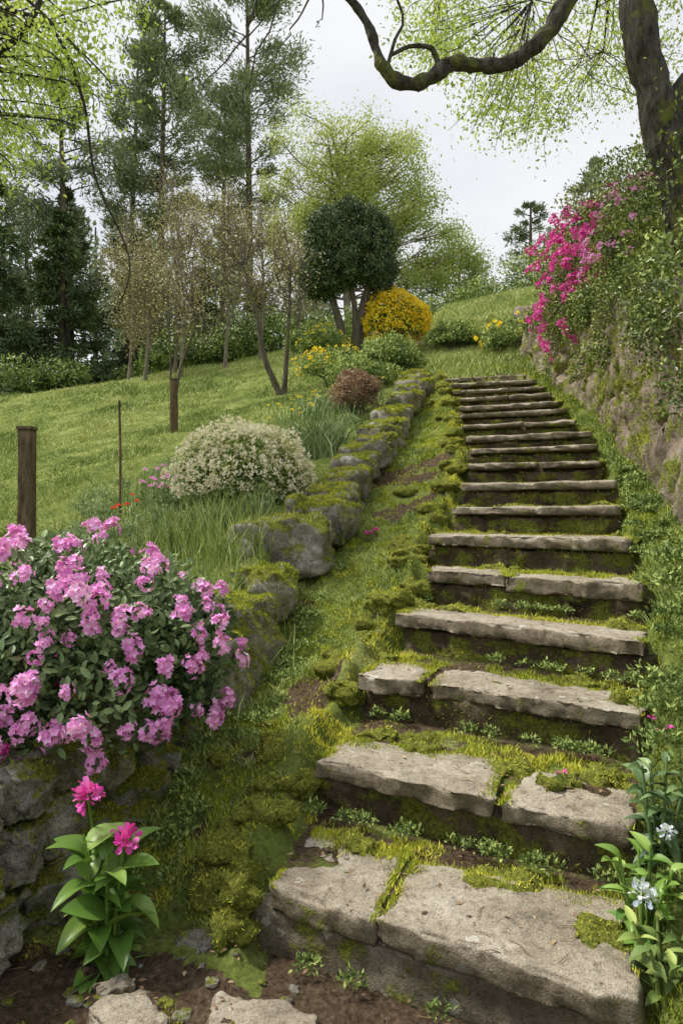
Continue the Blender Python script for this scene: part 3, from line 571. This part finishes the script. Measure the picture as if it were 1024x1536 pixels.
def shrub(name, c, rad, n, size, leaf, flower=None, nf=0, fs=.05, petals=6, flat=-.2, lump=.3, fmin=-.1, seed=1, tpl=LEAF6, wid=1., side=None, cluster=None, vb=0., ball=0., psz=(.4,.62)):
    mb = MB(); c = A(c,float); zb = c[2]-rad[2]
    for _ in range(9):
        d = rdir(1)[0]; tip = c+d*A(rad)*.75; tip[2] = max(tip[2],c[2]-.2*rad[2])
        tube(mb,spline([(c[0]+R.normal(0,.04),c[1]+R.normal(0,.04),zb-.05),(c+tip)/2-A([0,0,.2*rad[2]]),tip],7),np.linspace(.014,.004,7),5,0)
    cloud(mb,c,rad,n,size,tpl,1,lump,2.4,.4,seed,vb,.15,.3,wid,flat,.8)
    if flower is not None:
        d = rdir(nf*4)
        if side is not None: d = nrm(d+A(side)*.6)
        d = d[d[:,2] > fmin][:nf*3]
        if cluster is not None: d = d[fbm(d*1.,2.6,2,seed+5) > cluster]
        d = d[:nf]; m = len(d)
        rr = 1.04*(1+lump*2*(fbm(d+seed*3.1,2.4,3,seed)-.5)); P = c+d*A(rad)*rr[:,None]*R.uniform(.95,1.08,(m,1))
        o = nrm(d+A([0,0,.4])); tv_ = np.clip(R.normal(.5,.12,m),0,1); fz_ = R.uniform(.6,1.25,m)
        for kx in range(petals):
            dd = nrm(o*.55+rdir(m)); dd = np.where((dd*o).sum(1,keepdims=True) < 0, -dd, dd); s_ = fs*fz_
            if ball:
                fc = P+dd*A([1,1,1.15])*(s_*ball)[:,None]*R.uniform(.45,1.1,(m,1)); nrm_f = nrm(dd+rdir(m)*.4); ang = R.rand(m)*6.28; t1 = nrm(np.cross(nrm_f,A([[.3,.2,.9]]))); t2 = np.cross(nrm_f,t1)
                for q5 in range(5):
                    a5 = ang+q5*1.257; pd = t1*np.cos(a5)[:,None]+t2*np.sin(a5)[:,None]+nrm_f*.45
                    inst(mb,LEAF4,fc,pd,nrm_f,np.stack([s_*psz[1]*1.4,s_*psz[1],s_*psz[1]],1),2,np.clip(tv_+R.normal(0,.2,m),0,1))
            else:
                inst(mb,PETAL if fs>.045 else LEAF4,P+dd*(s_*.25)[:,None],nrm(dd+o*.2),o+rdir(m)*.4,s_*R.uniform(psz[0],psz[1],m)*(1 if fs>.045 else 1.3),2,np.clip(tv_+R.normal(0,.2,m),0,1))
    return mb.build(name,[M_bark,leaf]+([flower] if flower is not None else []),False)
shrub('pink_rhododendron',(-.88,2.32,.66),(.5,.42,.38),12500,.036,M_rhodo,M_pink,150,.05,20,flat=-.6,fmin=-.5,side=(.25,-.8,.25),seed=3,lump=.26,tpl=LEAF8,ball=.6,psz=(.3,.3))
shrub('pink_rhododendron',(-1.25,2.1,.5),(.35,.33,.36),4500,.038,M_rhodo,M_mag,45,.044,16,flat=-.6,fmin=-.8,side=(.5,-.8,-.2),seed=4,tpl=LEAF8,ball=.6,psz=(.3,.3))
shrub('cream_flowering_shrub',(-.75,5.4,1.37),(.5,.45,.45),11000,.036,M_mid,M_cream,2100,.027,6,flat=-.6,fmin=-.2,seed=6,lump=.28,side=(0,-.3,.4),vb=.08,psz=(.5,.8))
shrub('copper_shrub',(.18,8.0,2.52),(.3,.28,.3),5500,.03,M_brown,seed=7,flat=-.5,tpl=LEAF4,lump=.45)
shrub('forsythia_shrub',(1.0,13.2,4.8),(.62,.5,.55),5000,.06,M_mid,M_yel,2600,.075,4,flat=-.4,fmin=-.4,seed=8,lump=.2)
shrub('forsythia_shrub',(-.1,11,3.42),(.6,.45,.34),4500,.05,M_mid,M_yel,240,.055,4,fmin=-.1,seed=9,cluster=.48,vb=.15)
shrub('green_shrub',(-.35,12.2,4.1),(.4,.4,.35),3500,.055,M_mid,M_yel,90,.05,4,fmin=-.1,seed=10,cluster=.45,vb=.1)
shrub('green_shrub',(.75,10.6,3.45),(.55,.5,.4),6500,.05,M_mid,seed=11,tpl=LEAF4,vb=.12,lump=.45)
shrub('green_shrub',(.3,10,3.1),(.5,.4,.33),5000,.045,M_mid,seed=12,tpl=LEAF4,vb=.15,lump=.45)
shrub('green_shrub',(-.6,13.5,4.4),(.5,.4,.45),4000,.055,M_mid,seed=13,tpl=LEAF4,lump=.45)
shrub('yellow_rhododendron',(2.9,11.6,4.0),(.5,.45,.42),5000,.05,M_mid,M_yel,22,.09,14,fmin=0,seed=14,vb=.12,lump=.45,side=(0,-.6,.2))
shrub('green_shrub',(2.1,12.6,4.3),(.5,.5,.4),4200,.06,M_mid,seed=15,tpl=LEAF4,vb=.2,lump=.5)
shrub('green_shrub',(3.5,11.2,4.0),(.5,.5,.4),4200,.06,M_mid,seed=16,tpl=LEAF4,vb=.1,lump=.5)
mb = MB()
for _ in range(26):
    x = R.uniform(-14,-1.5); y = 19.8+R.uniform(-.5,3.5); r_ = R.uniform(.6,1.2)
    cloud(mb,(x,y,hz(x,y)+r_*.5),(r_*1.3,r_,r_*.9),1800,.11,mat=0,seed=R.randint(90),flat=-.3,vb=-.08,lump=.5)
mb.build('woodland_undergrowth',[M_mid],False)
mb = MB()
for _ in range(85):
    y = R.uniform(3.6,8.5); x = float(WL(y))-.35-R.rand()**.8*.36*y; r_ = R.uniform(.05,.15)
    cloud(mb,(x,y,hz(x,y)+r_*.5),(r_*1.3,r_*1.2,r_),int(250+r_*1800),.03,LEAF6,0,.6,2.5,.2,R.randint(90),R.uniform(-.05,.25),.18,.9,.7,-.1)
mb.build('border_weeds',[M_blue],False)
mb = MB()
for (x,y,r_) in [(2.6,21,.7),(4.2,21,.8),(6.2,20,1.2),(7.4,20.5,1.5),(9,21,2),(1.2,21,.9),(-.6,21,1.)]:
    cloud(mb,(x,y,hz(x,y)+r_*.4),(r_*1.3,r_,r_),2400,.1,mat=0,seed=R.randint(90),flat=-.3,vb=.15,lump=.5)
mb.build('hedge_on_crest',[M_mid],False)
conifer('pine_tree',8.3,30,7.6,.12,1.5,6500,[M_bark,M_pine],nb=44,prof='pine',size=.2)
conifer('pine_tree',10.6,29,8.8,.05,2.2,7000,[M_bark,M_pine],nb=50,prof='pine',size=.22,vb=.15)
shrub('azalea_shrub',(2.95,7.9,3.8),(.66,.8,.9),13000,.042,M_ivy,M_mag,330,.06,13,flat=-.6,fmin=-.75,side=(-.8,-.6,-.05),seed=21,cluster=.45,vb=.05,ball=.7,psz=(.3,.36))
shrub('azalea_shrub',(2.95,6.6,3.6),(.55,.7,.72),11000,.038,M_ivy,M_pink,80,.05,12,flat=-.7,fmin=-.2,side=(-.8,-.5,.3),seed=22,cluster=.52,vb=.08,ball=.7,psz=(.3,.36))
mb = MB()
for c,rd,n in [((3.2,7.4,4.45),(.75,.8,.6),7000),((2.9,5.7,3.1),(.48,.8,.7),10000),((2.75,4.9,2.8),(.4,.6,.65),8500),((3.3,6.2,4.0),(.8,.8,.75),8500),((2.55,4.3,2.5),(.3,.5,.4),6000),((2.35,3.8,2.3),(.28,.4,.35),4500),((3.3,9.3,4.3),(.5,.8,.5),5000)]:
    cloud(mb,c,rd,n,.046,LEAF4,0,.6,2.6,.35,int(n/700)+int(c[1]*3),0.06,.19,.2)
for _ in range(44):
    y = R.uniform(3.3,10.5); x = float(WR(y)); zt = hz(x+.35,y); dp = R.rand()**2.2*.7
    cloud(mb,(x-.08,y,zt-dp+.08),(.1,.18,R.uniform(.1,.26)),280,.034,LEAF4,0,.6,3,.2,R.randint(90),R.uniform(-.08,.15))
mb.build('hillside_ivy',[M_ivy],False)
# --- big tree at right edge
mb = MB()
tr = spline([(2.75,5.0,1.5),(2.6,5.0,2.4),(2.52,5.0,3.3),(2.36,5.0,4.0),(2.2,5.0,4.55),(2.1,5.0,5.4),(2.0,4.9,6.6),(1.8,4.8,8)],60)
tube(mb,tr,np.interp(np.linspace(0,1,60),[0,.1,.4,.55,1],[.25,.18,.15,.12,.08]),18,0,.5,.45)
tube(mb,spline([(2.38,5.0,4.0),(2.6,5.0,4.35),(3.0,5.0,4.6),(3.6,5,5.2)],14),np.linspace(.11,.05,14),10,0,.5,.4)
arch = spline([(2.05,4.9,5.9),(1.85,4.6,5.2),(1.53,4.5,4.6),(1.35,4.5,4.3),(1.16,4.5,4.14),(.95,4.5,4.09),(.72,4.5,4.10),(.55,4.5,3.99),(.38,4.5,3.98),(.27,4.5,4.08),(.21,4.5,4.26),(.12,4.5,4.45),(-.1,4.4,4.62),(-.5,4.2,5.0)],90)
tube(mb,arch,np.interp(np.linspace(0,1,90),[0,.3,.6,1],[.065,.046,.043,.02]),12,0,.5,.6)
tube(mb,spline([arch[44],(.6,4.5,4.2),(.45,4.5,4.22),(.33,4.5,4.16)],10),np.linspace(.022,.012,10),6,0,.5,.4)
tube(mb,spline([arch[60],(.35,4.48,4.25),(.4,4.48,4.42),(.2,4.4,4.8)],10),np.linspace(.014,.006,10),6,0)
for t_ in [((-.1,4.4,4.6),(-.3,4.4,4.3),(-.42,4.4,4.1)),((-.1,4.4,4.6),(-.4,4.4,4.45),(-.6,4.4,3.9),(-.66,4.4,3.7)),((-.4,4.3,4.9),(-.55,4.3,4.3),(-.75,4.3,3.95),(-.9,4.3,3.8)),((-.1,4.4,4.6),(-.12,4.4,4.4),(-.16,4.4,4.25))]:
    t2_ = spline(t_,12); t2_[1:] += R.normal(0,.012,(11,3)); tube(mb,t2_,np.linspace(.008,.0025,12),5,0)
ends = []
for b in range(12):
    y = R.uniform(5.6,8.0); e_ = A([R.uniform(.12,.46)*y,y,CAMZ+R.uniform(.66,.8)*y]); st = tr[R.randint(38,56)]
    lm = spline([st,(st+e_)/2+A([0,0,.5])+R.normal(0,.15,3),e_],14); tube(mb,lm,np.linspace(.035,.008,14),6,0,.5,.2); ends.append(lm[5:])
ends = np.concatenate(ends)
for b in range(165):
    y = R.uniform(5.,8.2); fx = R.uniform(.08,.5)
    lo = np.interp(fx,[.08,.16,.24,.31,.37,.44,.5],[.74,.62,.56,.54,.61,.6,.55]); fz = lo+(.86-lo)*R.rand()**1.15
    c = A([fx*y,y,CAMZ+y*fz]); nr_ = ends[np.argmin(((ends-c)**2).sum(1))]; rt = c+(nr_-c)*min(1,.9/np.linalg.norm(nr_-c))
    tube(mb,spline([rt,(c+rt)/2+R.normal(0,.06,3),c,c+(c-rt)*.25+R.normal(0,.05,3)],8),np.linspace(.006,.002,8),4,0)
    n = int(R.uniform(50,150)); dd = R.normal(0,1,(n,3))*A([.16,.16,.1]); s_ = .04*R.uniform(.6,1.3,n)
    inst(mb,LEAF6,c+dd,nrm(rdir(n)+A([[0,0,-.4]])),rdir(n)+A([[0,0,.8]]),s_,1,np.clip(R.normal(.5,.2,n)+R.normal(0,.12),0,1))
for _ in range(22):
    q = tr[R.randint(0,26)]; cloud(mb,q+R.normal(0,.04,3),(.2,.2,.22),150,.04,LEAF4,2,.4,3,.7,R.randint(90))
mb.build('old_mossy_tree',[M_barkm,M_limey,M_ivy],False)
# --- left overhanging tree
mb = MB(); tr = spline([(-4.4,5,.5),(-4.3,5,2.5),(-4.1,5,4.2),(-3.8,5,6)],20); tube(mb,tr,np.linspace(.2,.08,20),12,0,.5,.3)
for k_ in range(62):
    y = R.uniform(4.4,7.5); fx = -.53+R.rand()**1.6*.22; lo = np.interp(fx,[-.53,-.42,-.34,-.3],[.44,.56,.66,.74]); fz = lo+(.82-lo)*R.rand(); c = A([fx*y,y,CAMZ+fz*y])
    st = tr[R.randint(9,18)]; tube(mb,spline([st,(st+c)/2+A([0,0,.35]),c,c+A([.12,0,-.2])],14),np.linspace(.015,.002,14),5,0)
    n = int(R.uniform(60,200)); dd = R.normal(0,1,(n,3))*A([.2,.2,.1]); s_ = .046*R.uniform(.6,1.3,n)
    inst(mb,LEAF6,c+dd,nrm(rdir(n)+A([[0,0,-.4]])),rdir(n)+A([[0,0,.8]]),s_,1,np.clip(R.normal(.42,.2,n)+R.normal(0,.14),0,1))
tube(mb,spline([(-4.1,5,4.2),(-3,5,4.8),(-2.2,5,4.75),(-1.9,5,4.2),(-1.8,5,3.6),(-1.55,5,3.0),(-1.65,5,2.6)],30),np.linspace(.022,.003,30),6,0)
tube(mb,spline([(-4.1,5,4.),(-3,5,4.3),(-2.4,5,4.6),(-2.2,5,4.9)],30),np.linspace(.05,.02,30),6,0)
mb.build('maple_tree',[M_barkd,M_limey],False)
# ------------------------------------------------------------------ fence posts
def post(name,x,y,top,w,round_=False):
    mb = MB(); z0 = hz(x,y)-.1; H = top-z0
    if round_: tube(mb,spline([(x,y,z0),(x+.01,y,z0+H*.5),(x,y,z0+H)],10),np.full(10,w),8,0)
    else:
        V,F = stone(mb,(x,y,z0+H/2),(w,w,H/2),.006,.006,seed=3,res=(4,4,24))
        stone(mb,(x,y,z0+H+.012),(w*1.12,w*1.12,.014),.006,.003,seed=5,res=(4,4,3))
    mb.build(name,[M_post])
post('wooden_fence_post',-2.3,5.0,1.75,.05); post('wooden_fence_post',-2.45,10,3.08,.05); post('thin_metal_stake',-1.95,6,2.13,.011,True)
# ------------------------------------------------------------------ herb plants
def tuft(name,x,y,n,h,w,mat,spread=.15,lean=.7):
    mb = MB(); P = np.stack([x+R.normal(0,spread,n),y+R.normal(0,spread,n),np.zeros(n)],1); P[:,2] = height(P[:,0],P[:,1])-.01
    blades(mb,P,h*R.uniform(.5,1.1,n),np.full(n,w),R.uniform(.1,lean,n),0,np.clip(R.normal(.5,.2,n),0,1)); return mb.build(name,[mat],False)
tuft('ornamental_grass',-.25,6.6,900,.42,.012,M_blue,.14,1.)
tuft('ornamental_grass',-.95,4.5,900,.34,.008,M_grass,.22,.6)
tuft('ornamental_grass',-.62,4.0,500,.24,.007,M_grass,.12,.6)
tuft('ornamental_grass',-1.4,6.4,700,.34,.01,M_blue,.4,.6)
tuft('ornamental_grass',-.1,8.6,700,.33,.013,M_blue,.3,.8)
tuft('ornamental_grass',-1.0,3.2,700,.25,.007,M_grass,.3,.6)
def flowers(name,pts,fs,petm,np_=14,lv=6):
    mb = MB()
    for (x,y,z) in pts:
        z0 = hz(x,y); tube(mb,spline([(x,y,z0-.01),(x+.01,y,(z0+z)/2),(x,y,z)],5),np.full(5,.0025),4,0)
        d = rdir(np_); d[:,2] = np.abs(d[:,2])*.8; inst(mb,PETAL,np.tile(A([[x,y,z]]),(np_,1))+d*fs*.15,d,rdir(np_)+A([[0,0,1]]),fs*R.uniform(.35,.55,np_),1,np.clip(R.normal(.5,.2,np_),0,1))
        n = lv; zz = z0+(z-z0)*R.rand(n)*.8; inst(mb,LEAF8,np.stack([np.full(n,x),np.full(n,y),zz],1),nrm(rdir(n)+A([[0,0,.5]])),rdir(n)+A([[0,0,1]]),.03,0,R.rand(n))
    return mb.build(name,[M_mid,petm],False)
flowers('pink_wildflowers',[(-1.45+R.normal(0,.14),5.6+R.normal(0,.1),1.4+R.normal(0,.07)) for _ in range(20)],.045,M_pink)
flowers('red_wildflowers',[(-1.75+R.normal(0,.08),5.5+R.normal(0,.1),1.22+R.normal(0,.05)) for _ in range(6)],.04,M_red)
flowers('pink_path_flower',[(.2,4.6,hz(.2,4.6)+.05),(.23,4.62,hz(.23,4.62)+.045),(.17,4.6,hz(.17,4.6)+.05)],.045,M_mag)
flowers('yellow_wildflowers',[(x,y,hz(x,y)+.22) for x,y in [(-.4+R.normal(0,.35),8.8+R.normal(0,.5)) for _ in range(34)]],.045,M_yel,8)
def broad():
    nu,nv=9,5; V=[];F=[]
    for i_ in range(nu):
        t=i_/(nu-1); w=.25*math.sin(math.pi*min(1,t**.8*.97+.03))**.8*(1 if t<.98 else .1)
        for j_ in range(nv):
            u=(j_-2)/2; V.append((u*w, t, .25*t-.5*t*t+.16*abs(u)*w*3))
    for i_ in range(nu-1):
        for j_ in range(nv-1): a=i_*nv+j_; F.append((a,a+1,a+nv+1,a+nv))
    return A(V),[A(F)]
BROAD = broad()
def broadplant(name,x,y,H,nleaf,ls,heads,petm,fs,stems=5,leafm=None,petw=56,wd=1.):
    mb = MB(); z0 = hz(x,y)
    for s_ in range(stems):
        az = s_/stems*6.283+R.rand(); top = A([x+math.cos(az)*.06,y+math.sin(az)*.06,z0+H*R.uniform(.55,.85)]); st = spline([(x+math.cos(az)*.015,y+math.sin(az)*.015,z0-.02),(x+math.cos(az)*.04,y+math.sin(az)*.04,z0+H*.4),top],10)
        tube(mb,st,np.linspace(.006,.003,10),6,0,.6)
        n = nleaf//stems; t = (np.arange(n)+.5)/n; P = st[(t*9).astype(int)]; a2 = az+np.arange(n)*2.4+R.normal(0,.3,n)
        el = .0+.65*t+R.normal(0,.22,n); d = np.stack([np.cos(a2),np.sin(a2),el],1); s2 = ls*R.uniform(.65,1.15,n)*(1.1-.35*t)
        inst(mb,BROAD,P,d,np.tile(A([[0,0,1.]]),(n,1))+R.normal(0,.2,(n,3)),np.stack([s2*R.uniform(.8,1.1,n)*wd,s2,s2*R.uniform(.6,1.5,n)],1),0,np.clip(.3+.35*t+R.normal(0,.2,n),0,1))
    for hd in heads:
        hd = A(hd,float); tube(mb,spline([(x,y,z0+.05),((x+hd[0])/2,(y+hd[1])/2,z0+(hd[2]-z0)*.6),hd],9),np.linspace(.005,.003,9),6,0,.4)
        d = nrm(rdir(petw)+A([[0,-.3,.6]])); inst(mb,PETAL,hd+d*fs*R.uniform(.1,.5,(petw,1)),nrm(d+rdir(petw)*.5),rdir(petw)+A([[0,0,.6]]),fs*R.uniform(.25,.42,petw),1,np.clip(R.normal(.45,.25,petw),0,1))
    return mb.build(name,[leafm or M_host,petm],True)
broadplant('magenta_flowering_plant',-.6,1.75,.38,70,.12,[(-.65,1.75,.42),(-.545,1.72,.32)],M_mag,.06,7,wd=1.25)
broadplant('white_flowering_plant',.69,1.56,.24,54,.072,[(.66,1.5,.31)],M_white,.045,6,M_host)
broadplant('white_flowering_plant',.8,1.72,.28,54,.078,[(.77,1.62,.39)],M_white,.03,6,M_rhodo)
broadplant('white_flowering_plant',.68,1.45,.13,36,.062,[],M_white,.03,6,M_mid)
mb = MB()
for _ in range(130):
    y = 1.5*(5.2/1.5)**R.rand(); x = float(XR(A([y]))[0])+.05+R.rand()**1.2*(.6 if y < 3.3 else .25)
    if x > WR(y)-.05: continue
    r_ = R.uniform(.03,.1)*(1 if y<3.3 else .6); cloud(mb,(x,y,hz(x,y)+r_*.3),(r_*1.5,r_*1.4,r_*.7),int(140+r_*1200),.022,LEAF6,0,.5,3,.3,R.randint(90),R.uniform(-.1,.2),.18,.5,1.,-.1)
for _ in range(80):
    n_ = R.randint(1,6); t = R.rand(); L0,R0 = SL[n_-1],SR[n_-1]; q = L0+(R0-L0)*t+A([-.01,-.035]); z = RISE*(n_-1)+.01
    if n_ == 1 and R.rand()<.65: continue
    cloud(mb,(q[0],q[1],z+.012),(.035,.03,.028),45,.016,LEAF6,0,.4,3,.3,R.randint(90),.1,.18,.5,1.,-.1)
for _ in range(60):
    y = R.uniform(1.9,4.2); x = float(WL(y))+R.uniform(.02,.35); cloud(mb,(x,y,hz(x,y)+.015),(.06,.06,.035),110,.018,LEAF6,0,.4,3,.3,R.randint(90),.15,.18,.5,1.,-.1)
mb.build('ground_cover_plants',[M_mid],False)
mb = MB(); n = 900; Yp = 1.4*(7/1.4)**R.rand(n); Xp = WL(Yp)+R.rand(n)*(XR(Yp)-WL(Yp)+.3); st_ = stair_cover(Xp,Yp); zz = np.where(st_, RISE*np.floor(s_of(Xp,Yp))+.004, height(Xp,Yp)+.012)
inst(mb,LEAF6,np.stack([Xp,Yp,zz],1),rdir(n)*A([[1,1,.15]]),rdir(n)*.3+A([[0,0,1]]),R.uniform(.008,.024,n),0,R.rand(n))
n = 260; Yp = 1.4*(4/1.4)**R.rand(n); Xp = WL(Yp)+R.rand(n)*(XR(Yp)-WL(Yp)); st_ = stair_cover(Xp,Yp); zz = np.where(st_, RISE*np.floor(s_of(Xp,Yp))+.004, height(Xp,Yp)+.008)
for a_,b_,c_ in zip(Xp,Yp,zz):
    an = R.rand()*6.28; l_ = R.uniform(.01,.035); tube(mb,A([[a_,b_,c_],[a_+math.cos(an)*l_,b_+math.sin(an)*l_,c_+.003],[a_+math.cos(an+.2)*l_*2,b_+math.sin(an+.2)*l_*2,c_]]),A([.0012,.001,.0006]),3,0,.3)
mb.build('fallen_leaves',[M_dead],False)
flowers('magenta_path_flower',[(.93,2.05,.53),(.96,2.1,.48),(.98,2.05,.5)],.025,M_mag,8)
flowers('red_step_flower',[(.65,2.04,.37),(.67,2.06,.365)],.018,M_mag,8,3)
# ------------------------------------------------------------------ sky, sun, camera
sc = bpy.context.scene
w = bpy.data.worlds.new('World'); sc.world = w; w.use_nodes = True; nt = w.node_tree; N, L = nt.nodes, nt.links; N.clear()
out = N.new('ShaderNodeOutputWorld'); bg = N.new('ShaderNodeBackground'); bg.inputs[1].default_value = .112
sky = N.new('ShaderNodeTexSky'); sky.sky_type = 'NISHITA'; sky.sun_disc = False; sky.sun_elevation = math.radians(56); sky.sun_rotation = math.radians(-78)
tc = N.new('ShaderNodeTexCoord'); mp = N.new('ShaderNodeMapping'); mp.inputs['Scale'].default_value = (1,1,2.2); L.new(tc.outputs['Generated'], mp.inputs[0])
n1 = noise(N,L,2.2,6,.55,mp.outputs[0]); r = ramp(N,[(.3,(7.2,7.4,7.9)),(.5,(8.2,8.3,8.6)),(.7,(9.2,9.2,9.3))]); L.new(n1.outputs[0], r.inputs[0])
L.new(mixc(N,L,.93,sky.outputs[0],r.outputs[0]), bg.inputs[0]); L.new(bg.outputs[0], out.inputs[0])
sd = bpy.data.lights.new('sun','SUN'); sd.energy = 4.5; sd.angle = math.radians(10); sd.color = (1,.94,.83); so = bpy.data.objects.new('sun',sd); sc.collection.objects.link(so)
az = math.radians(-78); el = math.radians(56); dv = Vector((math.sin(az)*math.cos(el), math.cos(az)*math.cos(el), math.sin(el)))
so.rotation_euler = dv.to_track_quat('Z','Y').to_euler()
cd = bpy.data.cameras.new('camera'); cd.sensor_fit='VERTICAL'; cd.sensor_height=36; cd.lens=24; cd.clip_start=.05; cd.clip_end=2000
co = bpy.data.objects.new('camera',cd); sc.collection.objects.link(co); co.location=(0,0,CAMZ); co.rotation_euler=(math.radians(90),0,0); sc.camera=co
sc.view_settings.view_transform='Standard'; sc.view_settings.look='None'; sc.view_settings.exposure=0
print('TOTAL polys', sum(len(o.data.polygons) for o in sc.objects if o.type=='MESH'))
